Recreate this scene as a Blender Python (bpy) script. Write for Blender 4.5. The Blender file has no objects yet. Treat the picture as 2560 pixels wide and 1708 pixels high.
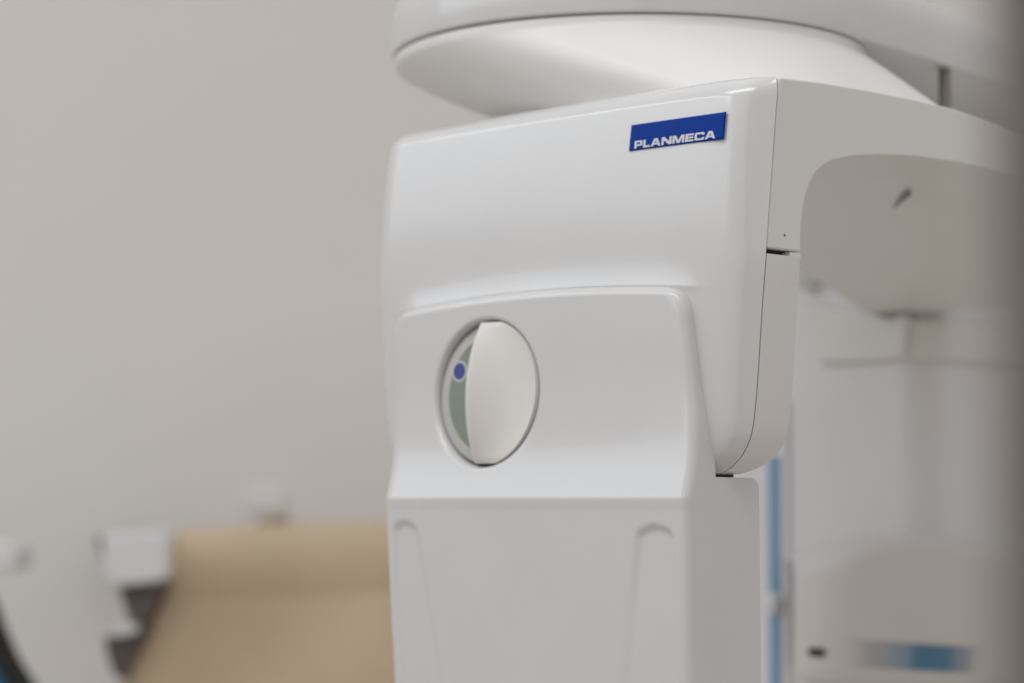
import bpy, math
from math import sin, cos, pi, sqrt, exp, radians, atan2
from mathutils import Vector

S = bpy.context.scene
C = S.collection
EYE = 1.2                       # camera height in metres; part heights below are millimetres above eye level
MM = 0.001

# ------------------------------------------------------------------ helpers
def tag(o, label=None, cat=None, group=None, kind=None):
    for k, v in (('label', label), ('category', cat), ('group', group), ('kind', kind)):
        if v: o[k] = v
    return o

def empty(name, loc, rz=0):
    o = bpy.data.objects.new(name, None); C.objects.link(o)
    o.location = loc; o.rotation_euler = (0, 0, rz); o.empty_display_size = .05
    return o

def build(name, verts, faces, mat, parent=None, smooth=True, bevel=0, seg=3, angle=35, sharp=None):
    me = bpy.data.meshes.new(name)
    me.from_pydata([tuple(v) for v in verts], [], faces); me.validate(); me.update()
    import bmesh
    bm = bmesh.new(); bm.from_mesh(me)
    bmesh.ops.remove_doubles(bm, verts=bm.verts, dist=1e-6)
    bmesh.ops.recalc_face_normals(bm, faces=bm.faces)
    for f in bm.faces: f.smooth = smooth
    if sharp:
        for e in bm.edges:
            if len(e.link_faces) == 2 and e.calc_face_angle(0) > radians(sharp): e.smooth = False
    bm.to_mesh(me); bm.free()
    me.materials.append(mat)
    o = bpy.data.objects.new(name, me); C.objects.link(o)
    if parent: o.parent = parent
    if bevel:
        m = o.modifiers.new('bevel', 'BEVEL'); m.width = bevel; m.segments = seg
        m.limit_method = 'ANGLE'; m.angle_limit = radians(angle); m.harden_normals = True
    return o

def grid_faces(nr, nc, base=0, closed=False, skip=None):
    out = []
    for j in range(nr - 1):
        for i in range(nc if closed else nc - 1):
            if skip and skip(j, i): continue
            k = (i + 1) % nc
            out.append((base + j*nc + i, base + j*nc + k, base + (j+1)*nc + k, base + (j+1)*nc + i))
    return out

def interp(tab, x):
    # smooth (monotone-ish cubic) interpolation through a table of (x, y), x rising
    if x <= tab[0][0]: return tab[0][1]
    if x >= tab[-1][0]: return tab[-1][1]
    n = len(tab)
    for i in range(n - 1):
        if x <= tab[i+1][0]: break
    x0, y0 = tab[i]; x1, y1 = tab[i+1]; h = x1 - x0
    d = (y1 - y0) / h
    def slope(k):
        if k == 0: return (tab[1][1]-tab[0][1])/(tab[1][0]-tab[0][0])
        if k == n-1: return (tab[-1][1]-tab[-2][1])/(tab[-1][0]-tab[-2][0])
        return (tab[k+1][1]-tab[k-1][1])/(tab[k+1][0]-tab[k-1][0])
    m0, m1 = slope(i)*h, slope(i+1)*h
    t = (x - x0)/h
    return (2*t**3-3*t**2+1)*y0 + (t**3-2*t**2+t)*m0 + (-2*t**3+3*t**2)*y1 + (t**3-t**2)*m1

def smooth(e0, e1, x):
    t = max(0., min(1., (x-e0)/(e1-e0))); return t*t*(3-2*t)

def box(x0, x1, y0, y1, z0, z1):
    v = [(x, y, z) for z in (z0, z1) for y in (y0, y1) for x in (x0, x1)]
    f = [(0,2,3,1), (4,5,7,6), (0,1,5,4), (2,6,7,3), (0,4,6,2), (1,3,7,5)]
    return v, f

# ------------------------------------------------------------------ materials
def mat(name, col, rough=.4, coat=0., bump=0., bscale=300., var=0., vscale=20., spec=.5, metallic=0.):
    m = bpy.data.materials.new(name); m.use_nodes = True
    nt = m.node_tree; p = nt.nodes['Principled BSDF']
    p.inputs['Base Color'].default_value = (*col, 1)
    p.inputs['Roughness'].default_value = rough
    p.inputs['Coat Weight'].default_value = coat
    p.inputs['Coat Roughness'].default_value = .11
    p.inputs['Specular IOR Level'].default_value = spec
    p.inputs['Metallic'].default_value = metallic
    tc = nt.nodes.new('ShaderNodeTexCoord')
    if var:
        n = nt.nodes.new('ShaderNodeTexNoise'); n.inputs['Scale'].default_value = vscale; n.inputs['Detail'].default_value = 6
        nt.links.new(tc.outputs['Object'], n.inputs['Vector'])
        r = nt.nodes.new('ShaderNodeValToRGB')
        r.color_ramp.elements[0].position = .3; r.color_ramp.elements[1].position = .7
        r.color_ramp.elements[0].color = (*[max(0, c*(1-var)) for c in col], 1)
        r.color_ramp.elements[1].color = (*[min(1, c*(1+var)) for c in col], 1)
        nt.links.new(n.outputs['Fac'], r.inputs['Fac']); nt.links.new(r.outputs['Color'], p.inputs['Base Color'])
    if bump:
        n = nt.nodes.new('ShaderNodeTexNoise'); n.inputs['Scale'].default_value = bscale; n.inputs['Detail'].default_value = 3
        nt.links.new(tc.outputs['Object'], n.inputs['Vector'])
        b = nt.nodes.new('ShaderNodeBump'); b.inputs['Strength'].default_value = bump; b.inputs['Distance'].default_value = .0005
        nt.links.new(n.outputs['Fac'], b.inputs['Height']); nt.links.new(b.outputs['Normal'], p.inputs['Normal'])
    return m

WHITE = mat('white_gloss_plastic', (.67, .664, .657), .24, .9, .006, 900, .012, 25)
BASEW = mat('white_swivel_plastic', (.80, .785, .765), .42, .35)
BASEW.node_tree.nodes['Principled BSDF'].inputs['Coat Roughness'].default_value = .3
TUBEW = mat('white_tube_plastic', (.77, .765, .76), .35, .3)
REARW = mat('white_satin_plastic', (.765, .748, .718), .36, .15, .012, 900, .012, 25)
KNOBW = mat('ivory_matte_plastic', (.74, .715, .68), .42, .0, .01, 700, .012, 60)
DARK = mat('dark_gap_shade', (.025, .027, .035), .7)  # near-black standing in for the shade deep inside gaps
GREYD = mat('grey_dial_plastic', (.52, .51, .48), .4)
GREEN = mat('sage_green_print', (.235, .275, .225), .5, var=.06, vscale=400)
BLUEDOT = mat('blue_dot_print', (.045, .07, .27), .4)
BADGE = mat('blue_badge_enamel', (.0003, .034, .27), .4, .0, .05, 2500, .2, 1500, .1)
LETTER = mat('silver_grey_print', (.62, .62, .63), .45)
STRIP = mat('pale_blue_plastic', (.24, .39, .53), .35)
LAVEN = mat('cool_white_plastic', (.74, .75, .80), .4)
BLACK = mat('black_rubber', (.006, .007, .008), .5)
WALLM = mat('painted_wall', (.75, .718, .68), .85, 0, .15, 120, .025, 3)
TAN = mat('tan_vinyl', (.575, .445, .298), .6, 0, .1, 80, .06, 9)
BLUEV = mat('blue_vinyl', (.006, .14, .29), .5, var=.1, vscale=9)
CHAR = mat('charcoal', (.11, .092, .08), .5, var=.1, vscale=20)
JAMBM = mat('taupe_paint', (.085, .068, .056), .6, 0, .1, 60, .06, 6)
WHITEM = mat('white_enamel', (.72, .72, .71), .35)

# blue band: saturated in the middle and fading to grey towards its ends
BANDM = mat('blue_fade', (.1, .2, .3), .3)
nt = BANDM.node_tree; tc = nt.nodes.new('ShaderNodeTexCoord'); sx = nt.nodes.new('ShaderNodeSeparateXYZ')
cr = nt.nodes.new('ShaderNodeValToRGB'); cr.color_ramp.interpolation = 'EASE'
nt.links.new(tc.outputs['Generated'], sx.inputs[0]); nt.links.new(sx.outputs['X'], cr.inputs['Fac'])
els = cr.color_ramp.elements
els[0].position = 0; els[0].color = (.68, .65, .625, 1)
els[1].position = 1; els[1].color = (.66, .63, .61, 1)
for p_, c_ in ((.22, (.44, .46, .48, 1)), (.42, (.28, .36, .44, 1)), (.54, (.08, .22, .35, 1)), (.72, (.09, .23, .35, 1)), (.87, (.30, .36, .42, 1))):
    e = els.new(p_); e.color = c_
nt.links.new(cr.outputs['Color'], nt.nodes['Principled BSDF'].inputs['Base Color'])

# ------------------------------------------------------------------ the machine: local x = b (depth from its front), local y = a (leftwards along its front)
ORIGIN = Vector((.118, 1.2, 0))
machine = empty('dental_xray_machine', ORIGIN, radians(45))
tag(machine, 'white panoramic dental x-ray machine with round knob and blue badge on its head', 'x-ray machine')
R2 = sqrt(.5)
def L(a, b, z): return Vector((b*MM, a*MM, EYE + z*MM))
def W(x, y, z):                 # a point given in room metres (z above eye level) in the machine's own axes
    dx, dy = x - ORIGIN.x, y - ORIGIN.y
    return Vector(((dx+dy)*R2, (-dx+dy)*R2, EYE + z))

# ---- front cover
ZT = 214.
BF = [(10, 0), (110, 0), (140, .6), (170, 2.4), (195, 5.6), (216, 10)]          # front face, depth by height
AR = [(13.5, 36), (13.9, 31), (15, 26.5), (17, 22.6), (20, 18.6), (24, 14.6), (33, 9.6), (48, 6.8), (65, 5), (98, 2.4), (127, 0), (216, 0)]
AL = [(z, 283 - a) for z, a in AR]
BS = [(12, 12.6), (65, 13), (98, 13.4), (127, 14.2), (170, 19), (214, 25), (220, 26)]
PT = 111.                        # top of the front panel
def panel_top(a): return PT + 2.2 - 5.5*((a-140)/115)**2
def bF(a, z):
    s = (a-138)/138
    b = interp(BF, z) - 2.5*(1 - s*s)
    zt = panel_top(a)
    side = smooth(20, 60, a) * (1 - smooth(240, 268, a))
    d = z - zt
    return b - side*2.2*(exp(-d/5.5) if d > 0 else exp(d/3.))
def cover_section(z, ins=0., lift=0.):
    ar = interp(AR, z) + .3*ins; al = interp(AL, z) - .8*ins; bs = interp(BS, z) - .35
    b0 = interp(BF, z) + ins
    c = 12.
    pts = []
    P0 = Vector((ar, bs)); K = Vector((ar + c + .4*ins, min(b0, bs - .5)))
    d1 = (K - P0); n1 = d1.length; d1.normalize()
    k1 = min(9., .55*n1); q0 = K - d1*k1
    for i in range(6): pts.append(P0.lerp(q0, i/6))
    q2 = K + Vector((20, 0))
    for i in range(12):
        t = i/11; p = q0*(1-t)**2 + K*2*t*(1-t) + q2*t*t; pts.append(p)
    a0, a1 = q2.x, al - 15
    n = 90
    for i in range(1, n):
        pts.append(Vector((a0 + (a1-a0)*i/n, b0)))
    p0 = Vector((a1, b0)); k = Vector((al - .5, b0 + 1)); p2 = Vector((al, b0 + 15))
    for i in range(12):
        t = i/11; pts.append(p0*(1-t)**2 + k*2*t*(1-t) + p2*t*t)
    pts.append(Vector((al, max(b0 + 15.5, bs))))
    out = []
    for p in pts:
        extra = bF(p.x, z) - interp(BF, z)
        w = smooth(ar + 6, ar + 40, p.x)*(1 - smooth(al - 40, al - 4, p.x))
        arch = (2.0*(1 - ((p.x-138)/138)**2) + 1.6*(1 - smooth(-5, 138, p.x)))*smooth(120, ZT, z)
        b = p.y + extra*w
        if lift >= 0: out.append(L(p.x, b, z + arch))
    return out
rows = []
for k in range(14): rows.append((13.5 + 3.5*(k/14)**1.6, 2.5*(1 - sqrt(1 - (1 - k/14)**2))))
nz = 220
for k in range(nz): rows.append((17 + (ZT - 10 - 17)*k/nz, 0))
for k in range(11):
    f = pi/2*k/10; rows.append((ZT - 10 + 10*sin(f), 10*(1 - cos(f))))
V = []; 
for z, ins in rows: V += cover_section(z, ins)
nc = len(V)//len(rows)
F = grid_faces(len(rows), nc)
# flat top and underside run back to the seam
for src, z in ((len(rows)-1, ZT), (0, 13.5)):
    base = len(V)
    for i in range(nc):
        p = V[src*nc + i]; V.append(Vector((max(p.x, (interp(BS, z) - .35)*MM), p.y, p.z)))
    for i in range(nc-1): F.append((src*nc+i, src*nc+i+1, base+i+1, base+i))
cover = build('front_cover', V, F, WHITE, machine, sharp=50)

# ---- inner core added to keep the gaps dark, seen only through them
# (built below, once the profile helper exists)

# ---- rear cover, lower half of the side, and the carrying arm: side profiles run across the head
def extrude_profile(name, prof, a0, a1, m, bevel, parent=machine, seg=3, n=1):
    N = len(prof); V = []
    for k in range(n+1):
        a = a0 + (a1-a0)*k/n
        V += [L(a, b, z) for b, z in prof]
    F = [tuple(range(N))[::-1], tuple(n*N + i for i in range(N))]
    for k in range(n):
        for i in range(N):
            j = (i+1) % N; F.append((k*N+i, k*N+j, (k+1)*N+j, (k+1)*N+i))
    return build(name, V, F, m, parent, bevel=bevel, seg=seg, angle=50, sharp=50)
RB = [(13.5, 29), (15, 32), (17, 35), (20, 38), (24, 40.2), (33, 41.5), (60, 41.8), (127, 41.8)]
def ring_body(name, zs, ain, b_front, b_rear, m, extra=None):
    V = []; N = 0
    for z in zs:
        ar, al, f0, r0 = interp(AR, z) + ain, interp(AL, z) - ain, b_front(z), b_rear(z)
        P_ = [(ar, f0)]
        for k in range(5):
            g = pi/2*k/4; P_.append((ar + .9*(1 - cos(g)), r0 - .9 + .9*sin(g)))
        P_ += [(al - (p - ar) - (6 if ain else 4), q) for p, q in P_[::-1]]
        N = len(P_); V += [L(p, q, z) for p, q in P_]
    F = grid_faces(len(zs), N, closed=True) + [tuple(range(N)), tuple((len(zs)-1)*N + i for i in range(N))]
    if extra:
        b_ = len(V); V += extra[0]; F += [tuple(b_ + i for i in f) for f in extra[1]]
    return build(name, V, F, m, machine, sharp=50)
zs = [13.6 + 3.4*(k/12)**1.6 for k in range(13)] + [17 + 1.2*k for k in range(1, 24)] + [48, 56, 65, 75, 86, 98, 108, 116, 120, 123.4, 124.2]
lug = [L(a_, b_, z_) for z_ in (123, 126.2) for a_ in (.15, 60) for b_ in (33.2, 41.7)]
v, f = box(3*MM, 31*MM, 36.5*MM, 240*MM, EYE + 9*MM, EYE + 20*MM)
build('gap_block', v, f, DARK, machine, smooth=False)  # added block, darkens the gap between head and lower body
rear = ring_body('rear_cover', zs, 0, lambda z: interp(BS, z) + .5, lambda z: interp(RB, z), REARW, (lug, [(0,1,3,2), (4,5,7,6), (0,1,5,4), (2,3,7,6), (0,2,6,4), (1,3,7,5)]))
ring_body('inner_core', [18, 24, 33, 60, 100, 130, 170, 205], 5, lambda z: max(interp(BF, z) + 6, interp(BS, z) - 3), lambda z: min(36, interp(RB, z) - 4), DARK)
prof = [(interp(BS, z) + .5, z) for z in (127, 135, 145, 160, 175, 190, 205, 215.0)]
prof += [(60, 216.8), (100, 217.5), (140, 217.6), (180, 216.5), (222, 212.8), (300, 203), (380, 188), (460, 165), (500, 150), (500, 134), (460, 134), (400, 155), (340, 171),
         (290, 179.5), (250, 183.8), (221, 185.4), (180, 186.8), (142, 186), (110, 183.6), (85, 180.3), (69, 176.4), (62, 173.6), (55, 169), (50.5, 163.6), (46.8, 157), (44.4, 150), (42.8, 142), (42.2, 134), (42, 126.8), (33, 126.9)]
arm = extrude_profile('carrying_arm', prof, .0, 272, REARW, .0012)
# tiny fleck of dirt on the side, slot under the arm
p0 = W(.2362, 1.497, .1852); 
fv, ff = box(-.0011, .0011, -.033, .033, -.002, .0012)
slot = build('slot', fv, ff, mat('slot_grey', (.27, .26, .25), .6), arm, bevel=.0008)
slot.location = L(98, 264, 182.2); slot.rotation_euler = (0, 0, radians(-45))
fv, ff = box(-.0004, .0004, -.00025, .00025, -.0006, .0006)
fleck = build('chip', fv, ff, CHAR, arm); fleck.location = L(-.05, 28.5, 134.5)

# ---- front panel with the knob recess and the finger grooves (lower body of the head)
PAR = [(-130, 25), (2, 25.4), (37, 27.4), (55, 30), (75, 32.6), (95, 35.4), (112, 37)]
PAL = [(-130, 244), (-103, 245), (2, 250.3), (47, 253), (75, 254.5), (100, 256), (112, 256)]
PBF = [(-130, -16.5), (-60, -18.6), (-6, -20.2), (-1, -20.7), (1.5, -20.8), (4, -20.1), (9, -18.6), (18, -16.2), (30, -14.2), (47, -12.7), (65, -11.8), (90, -11.3), (112, -10.7)]
def groove(a, z):
    d = 0
    for (c0, w0, c1, w1, zt) in ((233, 9.5, 222, 16, -9.5), (46, 11.5, 49.5, 19.5, -10.5)):
        t = max(0, (zt - z)/75)
        c = c0 + (c1-c0)*min(t, 1.4); w = w0 + (w1-w0)*min(t, 1.4)
        x = (a - c)/w
        if abs(x) < 1.25:
            top = zt - 4*(x*x)
            edge = smooth(top + .5, top - 4.5, z) if False else smooth(0, 1, (top - z)/5.)
            side = 1 - smooth(.72, 1.12, abs(x))
            d += 2.4*edge*side*exp(-max(0, top - z)/70)
    return d
def pF(a, z):
    s = (a - 137)/112
    return interp(PBF, z) + 2.0*s*s*smooth(-60, 60, z) + (groove(a, z) if z < 0 else 0)
def panel_section(z, ins, RC=15.):
    ztc = PT
    corner = 0
    if z > ztc - RC:
        q = min(1, (z - (ztc - RC))/RC); corner = RC*.75*(1 - sqrt(max(0, 1 - q*q)))
    ar = interp(PAR, z) + corner + ins; al = interp(PAL, z) - corner - ins
    rear = 4. if z > 12.0 else (38. if z < 6 else 38 - 6*(1 - sqrt(max(0, 1 - ((z - 6)/5.9)**2))))
    r = 6.
    pts = []
    def zz(a): return z + (panel_top(a) - PT)*smooth(20, PT, z)
    bR = pF(ar, z) + ins; bL = pF(al, z) + ins
    for i in range(8): pts.append((ar, rear + (bR + r - rear)*i/8))
    for i in range(9):
        t = i/8; p = Vector((ar, bR + r))*(1-t)**2 + Vector((ar, bR))*2*t*(1-t) + Vector((ar + r, bR))*t*t; pts.append((p.x, p.y))
    n = 150
    for i in range(1, n):
        a = ar + r + (al - ar - 2*r)*i/n; pts.append((a, pF(a, z) + ins))
    for i in range(9):
        t = i/8; p = Vector((al - r, bL))*(1-t)**2 + Vector((al, bL))*2*t*(1-t) + Vector((al, bL + r))*t*t; pts.append((p.x, p.y))
    for i in range(1, 9): pts.append((al, bL + r + (rear - bL - r)*i/8))
    return [(a, b, zz(a)) for a, b in pts]
rows = [(-128 + 1.3*k, 0) for k in range(93)]                       # up to -8.4
z = rows[-1][0]
while z < 11.8: z += .6; rows.append((min(z, 11.85), 0))
z = 12.05; rows.append((z, 0))
while z < PT - 5.2: z += 1.3; rows.append((min(z, PT - 5), 0))
z = PT - 5
for k in range(1, 9):
    f = pi/2*k/8; rows.append((z + 4.4*sin(f), 4.4*(1 - cos(f))))
V = []
secs = [panel_section(z, i) for z, i in rows]
for s in secs: V += [L(*p) for p in s]
nc = len(secs[0]); nr = len(rows)
KA, KZ, KR = 175.6, 58.6, 41.2
i0 = min(range(17, 160), key=lambda i: abs(secs[160][i][0] - (KA - 48))); i1 = min(range(17, 160), key=lambda i: abs(secs[160][i][0] - (KA + 48)))
j0 = min(range(nr), key=lambda j: abs(secs[j][(i0+i1)//2][2] - (KZ - 45))); j1 = min(range(nr), key=lambda j: abs(secs[j][(i0+i1)//2][2] - (KZ + 45)))
F = grid_faces(nr, nc, skip=lambda j, i: j0 <= j < j1 and i0 <= i < i1)
# cap at the top: run the last row back under the cover
base = len(V)
for a, b, z in secs[-1]: V.append(L(a, max(b, 2), z))
for i in range(nc-1): F.append(((nr-1)*nc+i, (nr-1)*nc+i+1, base+i+1, base+i))
# ring patch between the grid and the round recess
loop = [(j0, i) for i in range(i0, i1)] + [(j, i1) for j in range(j0, j1)] + [(j1, i) for i in range(i1, i0, -1)] + [(j, i0) for j in range(j1, j0, -1)]
TL = radians(3.4)
KS = 1.05
eu = lambda u, w, n: (KA - KS*u, PB0 + KS*w*sin(TL) - n*cos(TL), KZ + KS*w*cos(TL) + n*sin(TL))
PB0 = pF(KA, KZ)
pos = [secs[j][i] for j, i in loop]
prev = [j*nc + i for j, i in loop]
ang = []
for p in pos: ang.append(atan2((p[2] - KZ)/cos(TL), -(p[0] - KA)))
NR = 9
def ring(pts):
    b = len(V)
    for p in pts: V.append(L(*p))
    return list(range(b, b + len(pts)))
def link(r0, r1):
    n = len(r0)
    for i in range(n): F.append((r0[i], r0[(i+1) % n], r1[(i+1) % n], r1[i]))
for k in range(1, NR+1):
    t = k/NR; pts = []
    for p, g in zip(pos, ang):
        c = (KA - (KR+1.2)*cos(g), 0, KZ + (KR+1.2)*sin(g)*cos(TL))
        a = p[0] + (c[0]-p[0])*t; zq = p[2] + (c[2]-p[2])*t
        # grid rows bow with the panel top: read the surface at the same height
        zr = zq - (panel_top(a) - PT)*smooth(20, PT, zq)
        pts.append((a, pF(a, zr), zq))
    r1 = ring(pts); link(prev, r1); prev = r1
rim = pts
for k in range(1, 6):
    f = pi/2*k/5; pts = []
    for p, g in zip(rim, ang):
        dr = 2.4*sin(f); dn = 4.2*(1 - cos(f))
        pts.append((p[0] + dr*cos(g), p[1] + dn, p[2] - dr*sin(g)))
    r1 = ring(pts); link(prev, r1); prev = r1
for (rr, n) in ((38.2, -6.8), (37.6, -8.), (2, -8.)):
    pts = [eu(rr*cos(g), rr*sin(g), n) for g in ang]
    r1 = ring(pts); link(prev, r1); prev = r1
F.append(tuple(prev))
panel = build('front_panel', V, F, WHITE, machine, sharp=42)

# ---- knob
def disc(name, r, n0, n1, m, parent, cu=0, cw=0, seg=96, fil=.0, z0=None):
    V = []; F = []
    prof = [(r, n0), (r, n1 - fil)]
    for k in range(1, 5):
        if fil: f = pi/2*k/4; prof.append((r - fil*(1 - cos(f)), n1 - fil + fil*sin(f)))
    for rr, n in prof:
        V += [L(*eu(cu + rr*cos(2*pi*i/seg), cw + rr*sin(2*pi*i/seg), n)) for i in range(seg)]
    F = grid_faces(len(prof), seg, closed=True)
    F.append(tuple(range(seg))[::-1]); F.append(tuple((len(prof)-1)*seg + i for i in range(seg)))
    return build(name, V, F, m, parent, sharp=40)
KR2, DL = 36.9, -3.6
knob = disc('knob', KR2, -7.9, DL, GREYD, machine, fil=.8)
disc('backing_ring', 38.0, -7.95, -6.4, DARK, knob)  # dark filler carrying the shade of the gap round the dial
disc('green_face', 30.9, DL - .1, DL + .1, GREEN, knob)
disc('dot_ring', 5.6, DL + .05, DL + .18, LETTER, knob, -23.6, 12.6, 48)
disc('dot', 4.5, DL + .1, DL + .27, BLUEDOT, knob, -23.6, 12.6, 48)
V = []; nw, nu = 64, 40
def crest(w): return 5.6 + 10.6*max(0, 1 - (w/38.2)**2)**.9
for jw in range(nw+1):
    w = 36.6*sin(-pi/2 + pi*jw/nw)
    um = sqrt(max(0, 38.1**2 - w*w)); u0 = min(-4.5, um - 7) if um > 1 else -4.5
    um = max(um, u0 + 6.8)
    for iu in range(nu+1):
        s = iu/nu; u = u0 + (um - u0)*s
        t = max(0, (u + 1)/(um + 1.)) if u > -1 else 0
        Hc = crest(w)
        h = 5.4 + (Hc - 5.4)*max(0., 1 - t)**1.5 - 4.0*sin(pi*min(1, t))*max(0, 1 - (w/34)**2)
        h -= 2.2*max(0, (-1 - u)/3.5)**2
        V.append((u, w, h))
n1 = len(V)
top = [L(*eu(u, w, h + DL)) for u, w, h in V]; bot = [L(*eu(u, w, DL - .6)) for u, w, h in V]
F = grid_faces(nw+1, nu+1)
bidx = [i for i in range(nu+1)] + [j*(nu+1)+nu for j in range(1, nw+1)] + [nw*(nu+1)+i for i in range(nu-1, -1, -1)] + [j*(nu+1) for j in range(nw-1, 0, -1)]
VV = list(top) + [bot[i] for i in bidx]
for k in range(len(bidx)):
    k2 = (k+1) % len(bidx); F.append((bidx[k], bidx[k2], n1+k2, n1+k))
F.append(tuple(n1 + k for k in range(len(bidx))))
build('grip', VV, F, KNOBW, knob, bevel=.003, seg=6, angle=45, sharp=None)

# ---- badge
ba0, ba1, bz0, bz1 = 18.3, 81.3, 182.9, 197.0
def skin(a, z, off): return L(a, bF(a, z) - off, z)
def slab(name, a0, a1, z0, z1, h, r, m, parent, n=40, nzz=12):
    V = []
    prof = [(0, 0), (0, h - r)] + [(r*(1 - cos(pi/2*k/4)), h - r + r*sin(pi/2*k/4)) for k in range(1, 5)]
    def loop_pts(i, off):
        A0, A1, Z0, Z1 = a0 + i, a1 - i, z0 + i, z1 - i; P = []
        rc = .35
        for k in range(n): P.append((A0 + (A1-A0)*k/n, Z0))
        for k in range(nzz): P.append((A1, Z0 + (Z1-Z0)*k/nzz))
        for k in range(n): P.append((A1 - (A1-A0)*k/n, Z1))
        for k in range(nzz): P.append((A0, Z1 - (Z1-Z0)*k/nzz))
        return [skin(a, z, off) for a, z in P]
    for i, o in prof: V += loop_pts(i, o)
    m_ = 2*(n + nzz); F = grid_faces(len(prof), m_, closed=True)
    base = len(V); i = r; A0, A1, Z0, Z1 = a0+i, a1-i, z0+i, z1-i
    for j in range(nzz+1):
        for k in range(n+1): V.append(skin(A0 + (A1-A0)*k/n, Z0 + (Z1-Z0)*j/nzz, h))
    F += grid_faces(nzz+1, n+1, base)
    return build(name, V, F, m, parent, sharp=60)
badge = slab('badge', ba0, ba1, bz0, bz1, 1.1, .7, BADGE, machine)

# the lettering: wide square-shouldered capitals drawn stroke by stroke, u = width units, v = cap height 0..1
def rr(x0, y0, x1, y1, r, corners):   # rectangle outline with chosen rounded corners (bl, br, tr, tl), r in v units, widths scaled
    P = []
    ax = 38.
    for (cx, cy, a0, on) in ((x0, y0, 180, corners[0]), (x1, y0, 270, corners[1]), (x1, y1, 0, corners[2]), (x0, y1, 90, corners[3])):
        sx_ = 1 if cx == x0 else -1; sy_ = 1 if cy == y0 else -1
        if not on: P.append((cx, cy)); continue
        ox, oy = cx + sx_*r*110, cy + sy_*r
        for k in range(7):
            g = radians(a0 + 90*k/6); P.append((ox + r*110*cos(g), oy + r*sin(g)))
    return P
LET = []
def add(*outl): LET.append(outl)
st, hb = 42., .245                    # stem width, bar height
# P
add(rr(390, 0, 535, 1, .26, (0, 0, 1, 0))[:1] + [(390+st, 0), (390+st, .30)] + rr(400, .30, 535, 1, .22, (0, 1, 1, 0))[1:8] + rr(400, .30, 535, 1, .22, (0, 1, 1, 0))[8:15] + [(390, 1)],
    rr(390+st, .52, 535-st, .78, .08, (0, 1, 1, 0)))
add([(552, 0), (676, 0), (676, hb), (552+st, hb), (552+st, 1), (552, 1)])
def letA(x0, x1):
    w = x1 - x0; m_ = (x0+x1)/2
    add([(x0, 0), (x0+44, 0), (x0+58, .19), (x1-58, .19), (x1-44, 0), (x1, 0), (m_+32, 1), (m_-32, 1)], [(m_-19, .40), (m_+19, .40), (m_, .70)])
letA(692, 872)
add([(888, 0), (888+st, 0), (888+st, .60), (1022, 0), (1070, 0), (1070, 1), (1070-st, 1), (1070-st, .40), (938, 1), (888, 1)])
add([(1084, 0), (1084+st, 0), (1084+st, .66), (1166, 0), (1220, 0), (1300-st, .66), (1300-st, 0), (1300, 0), (1300, 1), (1240, 1), (1193, .36), (1146, 1), (1084, 1)])
add([(1316, 0), (1464, 0), (1464, hb), (1316+st, hb), (1316+st, .395), (1458, .395), (1458, .615), (1316+st, .615), (1316+st, 1-hb), (1464, 1-hb), (1464, 1), (1316, 1)])
cc = rr(1480, 0, 1654, 1, .24, (1, 1, 1, 1)); ci = rr(1480+st, hb, 1654-st, 1-hb, .10, (1, 1, 1, 1))
# C: outer outline from its upper right end round to its lower right end, then back along the counter
outer = cc[14:28] + cc[0:14]          # starts at tr corner, tl, bl, br
add([(1654, .66)] + outer[0:7] + outer[7:14] + outer[14:21] + outer[21:28] + [(1654, .34), (1654-st, .34)] + ci[7:14][::-1] + ci[0:7][::-1] + ci[21:28][::-1] + ci[14:21][::-1] + [(1654-st, .66)])
letA(1662, 1846)
cu = bpy.data.curves.new('lettering', 'CURVE'); cu.dimensions = '2D'; cu.fill_mode = 'FRONT'
for outl in LET:
    for P in outl:
        sp = cu.splines.new('POLY'); sp.points.add(len(P)-1); sp.use_cyclic_u = True
        for q, (u, v) in zip(sp.points, P): q.co = (u*.01, v, 0, 1)
tmp = bpy.data.objects.new('tmp', cu); C.objects.link(tmp)
dg = bpy.context.evaluated_depsgraph_get(); me = bpy.data.meshes.new_from_object(tmp.evaluated_get(dg))
TV = [v.co.copy() for v in me.vertices]; TF = [tuple(p.vertices) for p in me.polygons]
bpy.data.objects.remove(tmp); bpy.data.meshes.remove(me); bpy.data.curves.remove(cu)
V = []
for v in TV:
    a = 77.3 - (v.x*100 - 390)/1456*54.2; z = bz0 + .85 + v.y*4.1
    V.append(skin(a, z, 1.16))
build('lettering', V, TF, LETTER, badge, smooth=False)

# ---- swivel base (oblique bell between the arm and the overhead arm)
V = []; seg = 160; lv = 28
CA = (.0718, 1.45)
def spow(v, n): return abs(v)**(2/n)*(1 if v > 0 else -1)
prof = [(266.3, -1.6, 0), (265.8, -.5, 0), (265, -.1, 0), (263, 0, 0), (260.5, 0, 0)]
for k in range(1, lv+1):
    t = k/lv; prof.append((260.5 - 45.5*t, 0, t))
for z, ins, t in prof:
    for i in range(seg):
        g = 2*pi*i/seg; c, s_ = cos(g), sin(g)
        e = t**(1.05 - .1*(s_ - c)*R2)
        a_ = 209.4 + (142.5 + ins)*c; b_ = 144.1 + (142.5 + ins)*s_
        q_ = 2.0 if c > 0 and s_ < 0 else 3.6
        a2 = 117 + 115*spow(c, q_); b2 = 118 + (112 if s_ > 0 else 99)*spow(s_, q_)
        V.append(L(a_ + (a2 - a_)*e, b_ + (b2 - b_)*e, z))
F = grid_faces(len(prof), seg, closed=True) + [tuple((len(prof)-1)*seg + i for i in range(seg))]
build('swivel_base', V, F, BASEW, machine, sharp=60)

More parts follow.
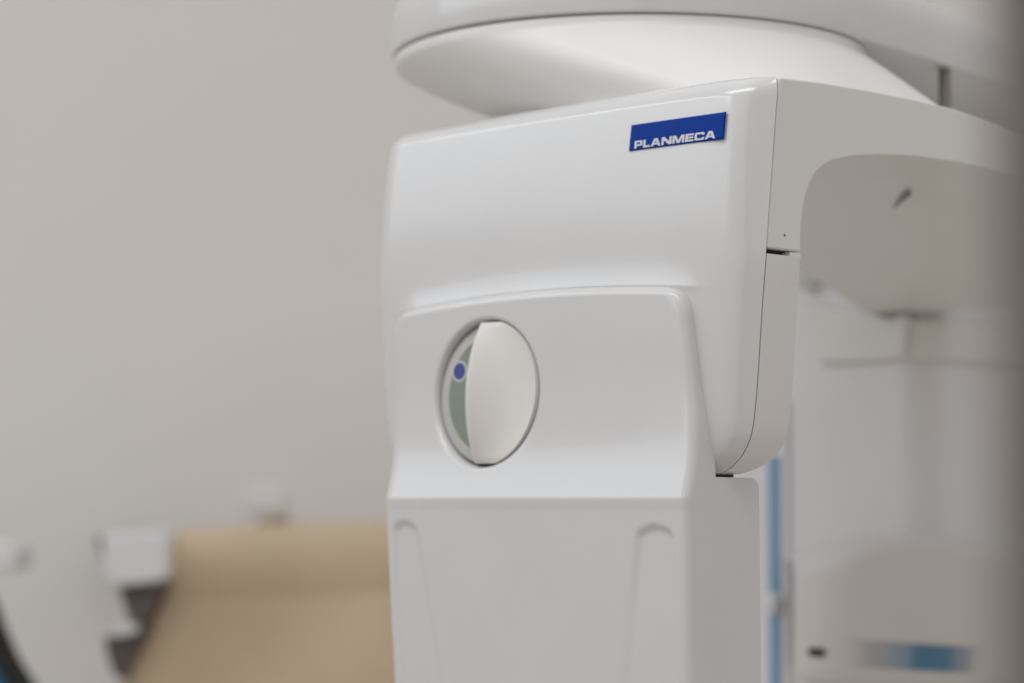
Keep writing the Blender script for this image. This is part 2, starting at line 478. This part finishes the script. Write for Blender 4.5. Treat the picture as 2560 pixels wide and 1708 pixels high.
# ---- overhead arm: long rounded plate above the base
u = Vector((.594, .805)); nrm = Vector((.805, -.594)); LEN = .9; RP = .1446
out = []
a0 = atan2(nrm.y, nrm.x)
for i in range(97):
    g = a0 - pi*i/96; out.append((cos(g), sin(g), 0))
for i in range(49): out.append((-nrm.x + 0*i, -nrm.y, LEN*i/48)) if 0 < i else None
for i in range(48, 0, -1): out.append((nrm.x, nrm.y, LEN*i/48))
V = []
prof = [(.2668, -.13), (.2668, -.001), (.2673, -.0002), (.2681, 0), (.2838, 0)] + [(.2838 + .028*sin(pi/2*k/8), -.026*(1 - cos(pi/2*k/8))) for k in range(1, 9)] + [(.3122, -.06)]
V = []
for z, ins in prof:
    r = RP + ins
    V += [W(CA[0] + cx*r + u.x*s, CA[1] + cy*r + u.y*s, z + .00*s) for cx, cy, s in out]
F = grid_faces(len(prof), len(out), closed=True)
build('overhead_arm', V, F, WHITE, machine, sharp=60)
V = []
for z in (.205, .2669):
    V += [W(.2677 + .0038*cos(2*pi*i/20), 1.482 + .0038*sin(2*pi*i/20), z) for i in range(20)]
build('guide_rod', V, grid_faces(2, 20, closed=True) + [tuple(range(20)), tuple(range(20, 40))], mat('brown_grey_metal', (.25, .22, .19), .5), machine, sharp=40)

# ---- tube head hanging from the far end of the arm
def rbox_loft(name, a0, a1, b0, b1, r, zs, m, parent, k=10):
    V = []
    for z, ins in zs:
        A0, A1, B0, B1 = a0+ins, a1-ins, b0+ins, b1-ins
        for (ca, cb, g0) in ((A1-r, B0+r, -90), (A1-r, B1-r, 0), (A0+r, B1-r, 90), (A0+r, B0+r, 180)):
            for i in range(k+1):
                g = radians(g0 + 90*i/k); V.append(L(ca + r*cos(g), cb + r*sin(g), z))
    N = 4*(k+1)
    return build(name, V, grid_faces(len(zs), N, closed=True) + [tuple(range(N)), tuple((len(zs)-1)*N + i for i in range(N))], m, parent, sharp=60)
tube = rbox_loft('tube_head', 231, 430, 475, 720, 26, [(-330, 12), (-318, 0), (-200, 0), (-60, 0), (80, 0), (215, 0), (235, 5), (246, 18)], TUBEW, machine)
# slanting collar that wraps round its near corner
path = [(322, 480), (322, 470.5), (318, 468.5), (300, 468), (262, 468)]
for i in range(9):
    g = radians(-90 - 90*i/8); path.append((252 + 28*cos(g), 496 + 28*sin(g)))
path += [(224, 560), (224, 690), (232, 690)]
V = []
for lvl in (0, 1):
    for i, (a_, b_) in enumerate(path):
        lean = 14*lvl*smooth(255, 322, a_)
        zt_ = 127.5 + 22.5*max(0, (a_ - 247)/88)
        V.append(L(a_ + lean, b_, 100 if lvl == 0 else zt_))
n = len(path)
F = [(i, i+1, n+i+1, n+i) for i in range(n-1)] + [(0, n, 2*n-1, n-1)] + [tuple(range(n)), tuple(range(n, 2*n))]
build('collar', V, F, REARW, tube, bevel=.0025, seg=4, angle=60)
v, f = box(-.004, .004, -.006, .006, -.014, .016)
rib = build('rib', v, f, REARW, tube, bevel=.0035, seg=4); rib.location = L(246, 468, 115); rib.rotation_euler = (radians(10), 0, 0)
# rounded lower housing with a sloping, overhanging front
V = []; seg = 72
prof = []
for k in range(9):
    f_ = pi/2*k/8; prof.append((-.0290 - .03*(1 - sin(pi/2 - f_)) , 1))
cx, cyb = .3, 1.76
def hz(x): return -.0275 - .031*((x - .283)/.097)**2
def hb_(x): return -.1215 + .0075*0 - .010*(1 - ((x - .283)/.11)**2)
cols = 60; rowsn = 24
for j in range(rowsn+1):
    t = j/rowsn
    for i in range(cols+1):
        s = -1 + 2*i/cols; x = .309 + .106*s
        zt_, zb_ = hz(x), hb_(x)
        z_ = zt_ + (zb_ - zt_)*t
        fr = .062*(1 - abs(s)**6)**.5
        yy = 1.742 - fr*(1 - .0*t) - .012*max(0., sin(pi*min(1, t)))**.5 + .03*t
        V.append(W(x, yy, z_))
base = len(V)
F = grid_faces(rowsn+1, cols+1)
HOUSE = mat('grey_satin_plastic', (.70, .67, .645), .45, var=.02)
for j in (0, rowsn):
    b_ = len(V)
    for i in range(cols+1):
        p = V[j*(cols+1)+i]; x = .309 + .106*(-1 + 2*i/cols)
        V.append(W(x, 1.80, p.z - EYE + (.012 if j == 0 else .004)))
    for i in range(cols): F.append((j*(cols+1)+i, j*(cols+1)+i+1, b_+i+1, b_+i))
house = build('lower_housing', V, F, HOUSE, tube, sharp=50)
# blue fade band and a small dark port on the housing
def on_house(x, z):
    s = (x - .309)/.106; zt_, zb_ = hz(x), hb_(x); t = (z - zt_)/(zb_ - zt_)
    return 1.742 - .062*max(0, 1 - abs(s)**6)**.5 - .012*sin(pi*max(0, min(1, t)))**.5 + .03*t
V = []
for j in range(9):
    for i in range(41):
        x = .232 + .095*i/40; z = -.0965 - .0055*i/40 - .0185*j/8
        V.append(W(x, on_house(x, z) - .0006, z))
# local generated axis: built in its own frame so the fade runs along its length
o = build('blue_band', [Vector(((p_ - V[0]).dot(Vector((R2, -R2, 0))), (p_ - V[0]).dot(Vector((R2, R2, 0))), p_.z - V[0].z)) for p_ in V], grid_faces(9, 41), BANDM, tube)
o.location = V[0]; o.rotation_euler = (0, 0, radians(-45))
V = []
for n_ in (0, 1):
    for i in range(32):
        g = 2*pi*i/32; x = .2142 + .0052*(abs(cos(g))**.6)*(1 if cos(g) > 0 else -1); z = -.1063 + .0031*(abs(sin(g))**.6)*(1 if sin(g) > 0 else -1)
        V.append(W(x, on_house(x, z) - .0012*n_ - .0002, z))
build('port', V, grid_faces(2, 32, closed=True) + [tuple(range(32)), tuple(range(32, 64))], BLACK, tube, sharp=40)
# blue insert down the near edge of the tube head and its little white catch
v, f = box(-.004, .004, -.0054, .0054, -.115, .115)
st_ = build('blue_insert', v, f, STRIP, tube, bevel=.0015); st_.location = L(363.5, 473, -82)
v, f = box(-.004, .004, -.013, .013, -.15, .15)
st_ = build('insert_frame', v, f, LAVEN, tube, bevel=.003); st_.location = L(364.5, 475, -75)
def ball(name, c, rx, ry, rz, m, parent, seg=32):
    V = []; n = 18
    for j in range(n+1):
        f = -pi/2 + pi*j/n
        for i in range(seg):
            g = 2*pi*i/seg; V.append(W(c[0] + rx*cos(f)*cos(g), c[1] + ry*cos(f)*sin(g), c[2] + rz*sin(f)))
    return build(name, V, grid_faces(n+1, seg, closed=True), m, parent)
ball('catch', (.1935, 1.787, -.0755), .0065, .006, .009, WHITEM, tube)
ball('knuckle', (.2155, 1.765, .167), .0105, .01, .0135, WHITEM, tube)

# ------------------------------------------------------------------ behind: wall, protective aprons on wall brackets
v, f = box(-3.2, 3.2, 2.75, 2.9, -.0, 2.9)
tag(build('wall', v, f, WALLM, smooth=False), kind='structure')

def P(px, py, y):                # a point of the photograph (2350 px wide) taken at a known distance
    return Vector(((px-1175)/5550*y, y, EYE + (1150-py)/5550*y))

apron = empty('apron', P(640, 1568, 2.55)); tag(apron, 'tan protective apron hanging below a white hook on the wall', 'apron')
def rel(o, pts): return [p - o.location for p in pts]
V = []
NJ, NI = 70, 90
def edge_left(py): return interp([(1180, 402), (1340, 392), (1400, 366), (1568, 290), (1900, 150)], py)
for side in (0, 1):
    for j in range(NJ+1):
        t = j/NJ
        for i in range(NI+1):
            s = i/NI
            top = 1217 - 42*s - 10*sin(s*9)*s*(1-s)
            py = top + (1900 - top)*t
            xl = edge_left(py); xr = 1330 + 120*t
            px = xl + (xr - xl)*s
            y = 2.50
            d = (py - top)
            if d < 85: y += .022*(1 - sqrt(max(0, 1 - (1 - d/85)**2))) - .007
            elif d < 150: y += -.007*(1 - smooth(85, 190, d))
            y += .010*sin(px*.011 + 1.0 + d*.002)*smooth(60, 350, d)
            p = P(px, py, 2.50); p.y = y + (.012 if side else 0)
            V.append(p)
F = grid_faces(NJ+1, NI+1) + grid_faces(NJ+1, NI+1, (NJ+1)*(NI+1))
n1 = (NJ+1)*(NI+1)
bidx = [i for i in range(NI+1)] + [j*(NI+1)+NI for j in range(1, NJ+1)] + [NJ*(NI+1)+i for i in range(NI-1, -1, -1)] + [j*(NI+1) for j in range(NJ-1, 0, -1)]
for k in range(len(bidx)):
    k2 = (k+1) % len(bidx); F.append((bidx[k], bidx[k2], n1+bidx[k2], n1+bidx[k]))
build('apron_body', rel(apron, V), F, TAN, apron)

def prism(name, pts, y0, y1, m, parent, bevel=.004, seg=3):
    n = len(pts); V = [P(px, py, y0) for px, py in pts]
    V += [Vector((p.x, y1, p.z)) for p in V]
    F = [tuple(range(n)), tuple(range(n, 2*n))[::-1]] + [(i, (i+1) % n, n+(i+1) % n, n+i) for i in range(n)]
    return build(name, [p - parent.location for p in V], F, m, parent, bevel=bevel, seg=seg, angle=30)
br = empty('wall_bracket', P(308, 1280, 2.6)); tag(br, 'white wall bracket with dark underside left of the tan apron', 'bracket')
prism('housing', [(236, 1228), (378, 1218), (386, 1236), (388, 1322), (372, 1334), (262, 1346), (242, 1320)], 2.44, 2.62, WHITEM, br, .006, 4)
prism('rear_plate', [(222, 1232), (240, 1230), (264, 1330), (250, 1320)], 2.62, 2.75, CHAR, br, .002)
prism('dark_wedge', [(272, 1342), (384, 1326), (378, 1352), (335, 1432), (308, 1446)], 2.46, 2.60, CHAR, br, .004)  # dark tapering shape below the white housing
prism('lower_wedge', [(240, 1462), (352, 1440), (318, 1500), (286, 1560), (262, 1540)], 2.47, 2.60, CHAR, br, .004)  # second dark tapering shape, lower down
prism('spacer', [(262, 1440), (322, 1430), (318, 1452), (262, 1462)], 2.45, 2.60, WHITEM, br, .004)

hk = empty('wall_hook', P(606, 1160, 2.7)); tag(hk, 'small white hook plate on the wall above the tan apron', 'hook')
prism('plate', [(562, 1120), (652, 1118), (652, 1172), (562, 1176)], 2.746, 2.75, mat('wall_white_plastic', (.77, .745, .72), .6), hk, .006, 4)
prism('peg', [(586, 1180), (634, 1178), (630, 1216), (592, 1218)], 2.58, 2.745, mat('grey_peg', (.5, .43, .35), .5), hk, .008, 4)

ba = empty('apron', P(-40, 1568, 2.4)); tag(ba, 'blue protective apron with black edge at the lower left corner', 'apron')
ed = [(-160, 1310), (-60, 1318), (-18, 1345), (2, 1385), (22, 1440), (52, 1505), (92, 1568), (150, 1660), (190, 1760)]
body = [(-400, 1345)] + [(x - 46, y + 34) for x, y in ed] + [(-400, 1790)]
prism('apron_body', body, 2.392, 2.404, BLUEV, ba, .002)
band = ed + [(x - 52, y + 32) for x, y in ed[::-1]]
n = len(ed); V = []
for y in (2.384, 2.412):
    V += [P(px, py, y) for px, py in ed] + [P(px - 52, py + 32, y) for px, py in ed]
F = []
m2 = 2*n
for i in range(n-1):
    F += [(i, i+1, n+i+1, n+i), (m2+i, m2+n+i, m2+n+i+1, m2+i+1), (i, m2+i, m2+i+1, i+1), (n+i, n+i+1, m2+n+i+1, m2+n+i)]
F += [(0, n, m2+n, m2), (n-1, m2+n-1, m2+2*n-1, 2*n-1)]
build('edge_binding', rel(ba, V), F, BLACK, ba, bevel=.002, angle=50)
prism('hanger', [(-90, 1248), (26, 1244), (42, 1258), (44, 1296), (30, 1312), (-90, 1318)], 2.38, 2.46, WHITEM, ba, .006, 4)

# ------------------------------------------------------------------ near: the edge of a door frame, far out of focus
df = empty('door_frame', (.1513, .33, 0)); tag(df, 'dark taupe upright door frame, heavily blurred along the right edge', 'door frame')
v, f = box(-.0765, .09, .0325, .05, .55, 1.9)
build('stop_strip', v, f, mat('beige_paint', (.30, .26, .225), .6, 0, .1, 60, .05, 6), df, bevel=.003, seg=4)
v, f = box(-.078, .09, -.03, .032, .55, 1.9)
build('jamb', v, f, JAMBM, df, bevel=.003, seg=4)

# ------------------------------------------------------------------ light
w = bpy.data.worlds.new('World'); S.world = w; w.use_nodes = True
nt = w.node_tree; bg = nt.nodes['Background']
tc = nt.nodes.new('ShaderNodeTexCoord'); sx = nt.nodes.new('ShaderNodeSeparateXYZ'); cr = nt.nodes.new('ShaderNodeValToRGB')
mr = nt.nodes.new('ShaderNodeMapRange'); mr.inputs[1].default_value = -1; mr.inputs[2].default_value = 1
nt.links.new(tc.outputs['Generated'], sx.inputs[0]); nt.links.new(sx.outputs['Z'], mr.inputs[0]); nt.links.new(mr.outputs[0], cr.inputs['Fac'])
e = cr.color_ramp.elements
e[0].position = .0; e[0].color = (.57, .52, .48, 1)
e[1].position = 1.; e[1].color = (.95, .98, 1.0, 1)
for p_, c_ in ((.40, (.51, .468, .437, 1)), (.52, (.50, .465, .44, 1)), (.58, (.56, .535, .53, 1)), (.68, (.83, .84, .875, 1))):
    q = e.new(p_); q.color = c_
nt.links.new(cr.outputs['Color'], bg.inputs['Color']); bg.inputs['Strength'].default_value = .70

def area(name, loc, target, sx_, sy_, power, col):
    l = bpy.data.lights.new(name, 'AREA'); l.shape = 'RECTANGLE'; l.size = sx_; l.size_y = sy_; l.energy = power; l.color = col
    o = bpy.data.objects.new(name, l); C.objects.link(o); o.location = loc
    o.rotation_euler = (Vector(target) - Vector(loc)).to_track_quat('-Z', 'Y').to_euler()
    return o
area('ceiling_lamp', (-.5, .4, 2.8), (-.2, 1.1, 0), 1.8, .4, 11, (1, .98, .95))
area('window_light', (-3.0, .6, 2.5), (.1, 1.3, 1.3), 3.4, 1.1, 11.5, (.78, .89, 1))

area('strip_lamp', (-2.2, 1.1, 2.85), (0, 1.3, 1.3), 2.4, .12, 4.5, (.95, .97, 1))

# ------------------------------------------------------------------ camera
cam = bpy.data.cameras.new('camera'); co = bpy.data.objects.new('camera', cam); C.objects.link(co)
co.location = (0, 0, EYE); co.rotation_euler = (radians(90) + math.atan(366/5550), 0, 0)
cam.sensor_width = 36; cam.lens = 36*5550/2350
cam.dof.use_dof = True; cam.dof.focus_distance = 1.21; cam.dof.aperture_fstop = (cam.lens*MM)/.0185
cam.clip_start = .05; cam.clip_end = 50
S.camera = co
S.render.engine = 'CYCLES'
S.view_settings.view_transform = 'Standard'; S.view_settings.look = 'None'
S.view_settings.exposure = .13; S.view_settings.gamma = 1; S.view_settings.use_curve_mapping = False
S.cycles.use_denoising = True
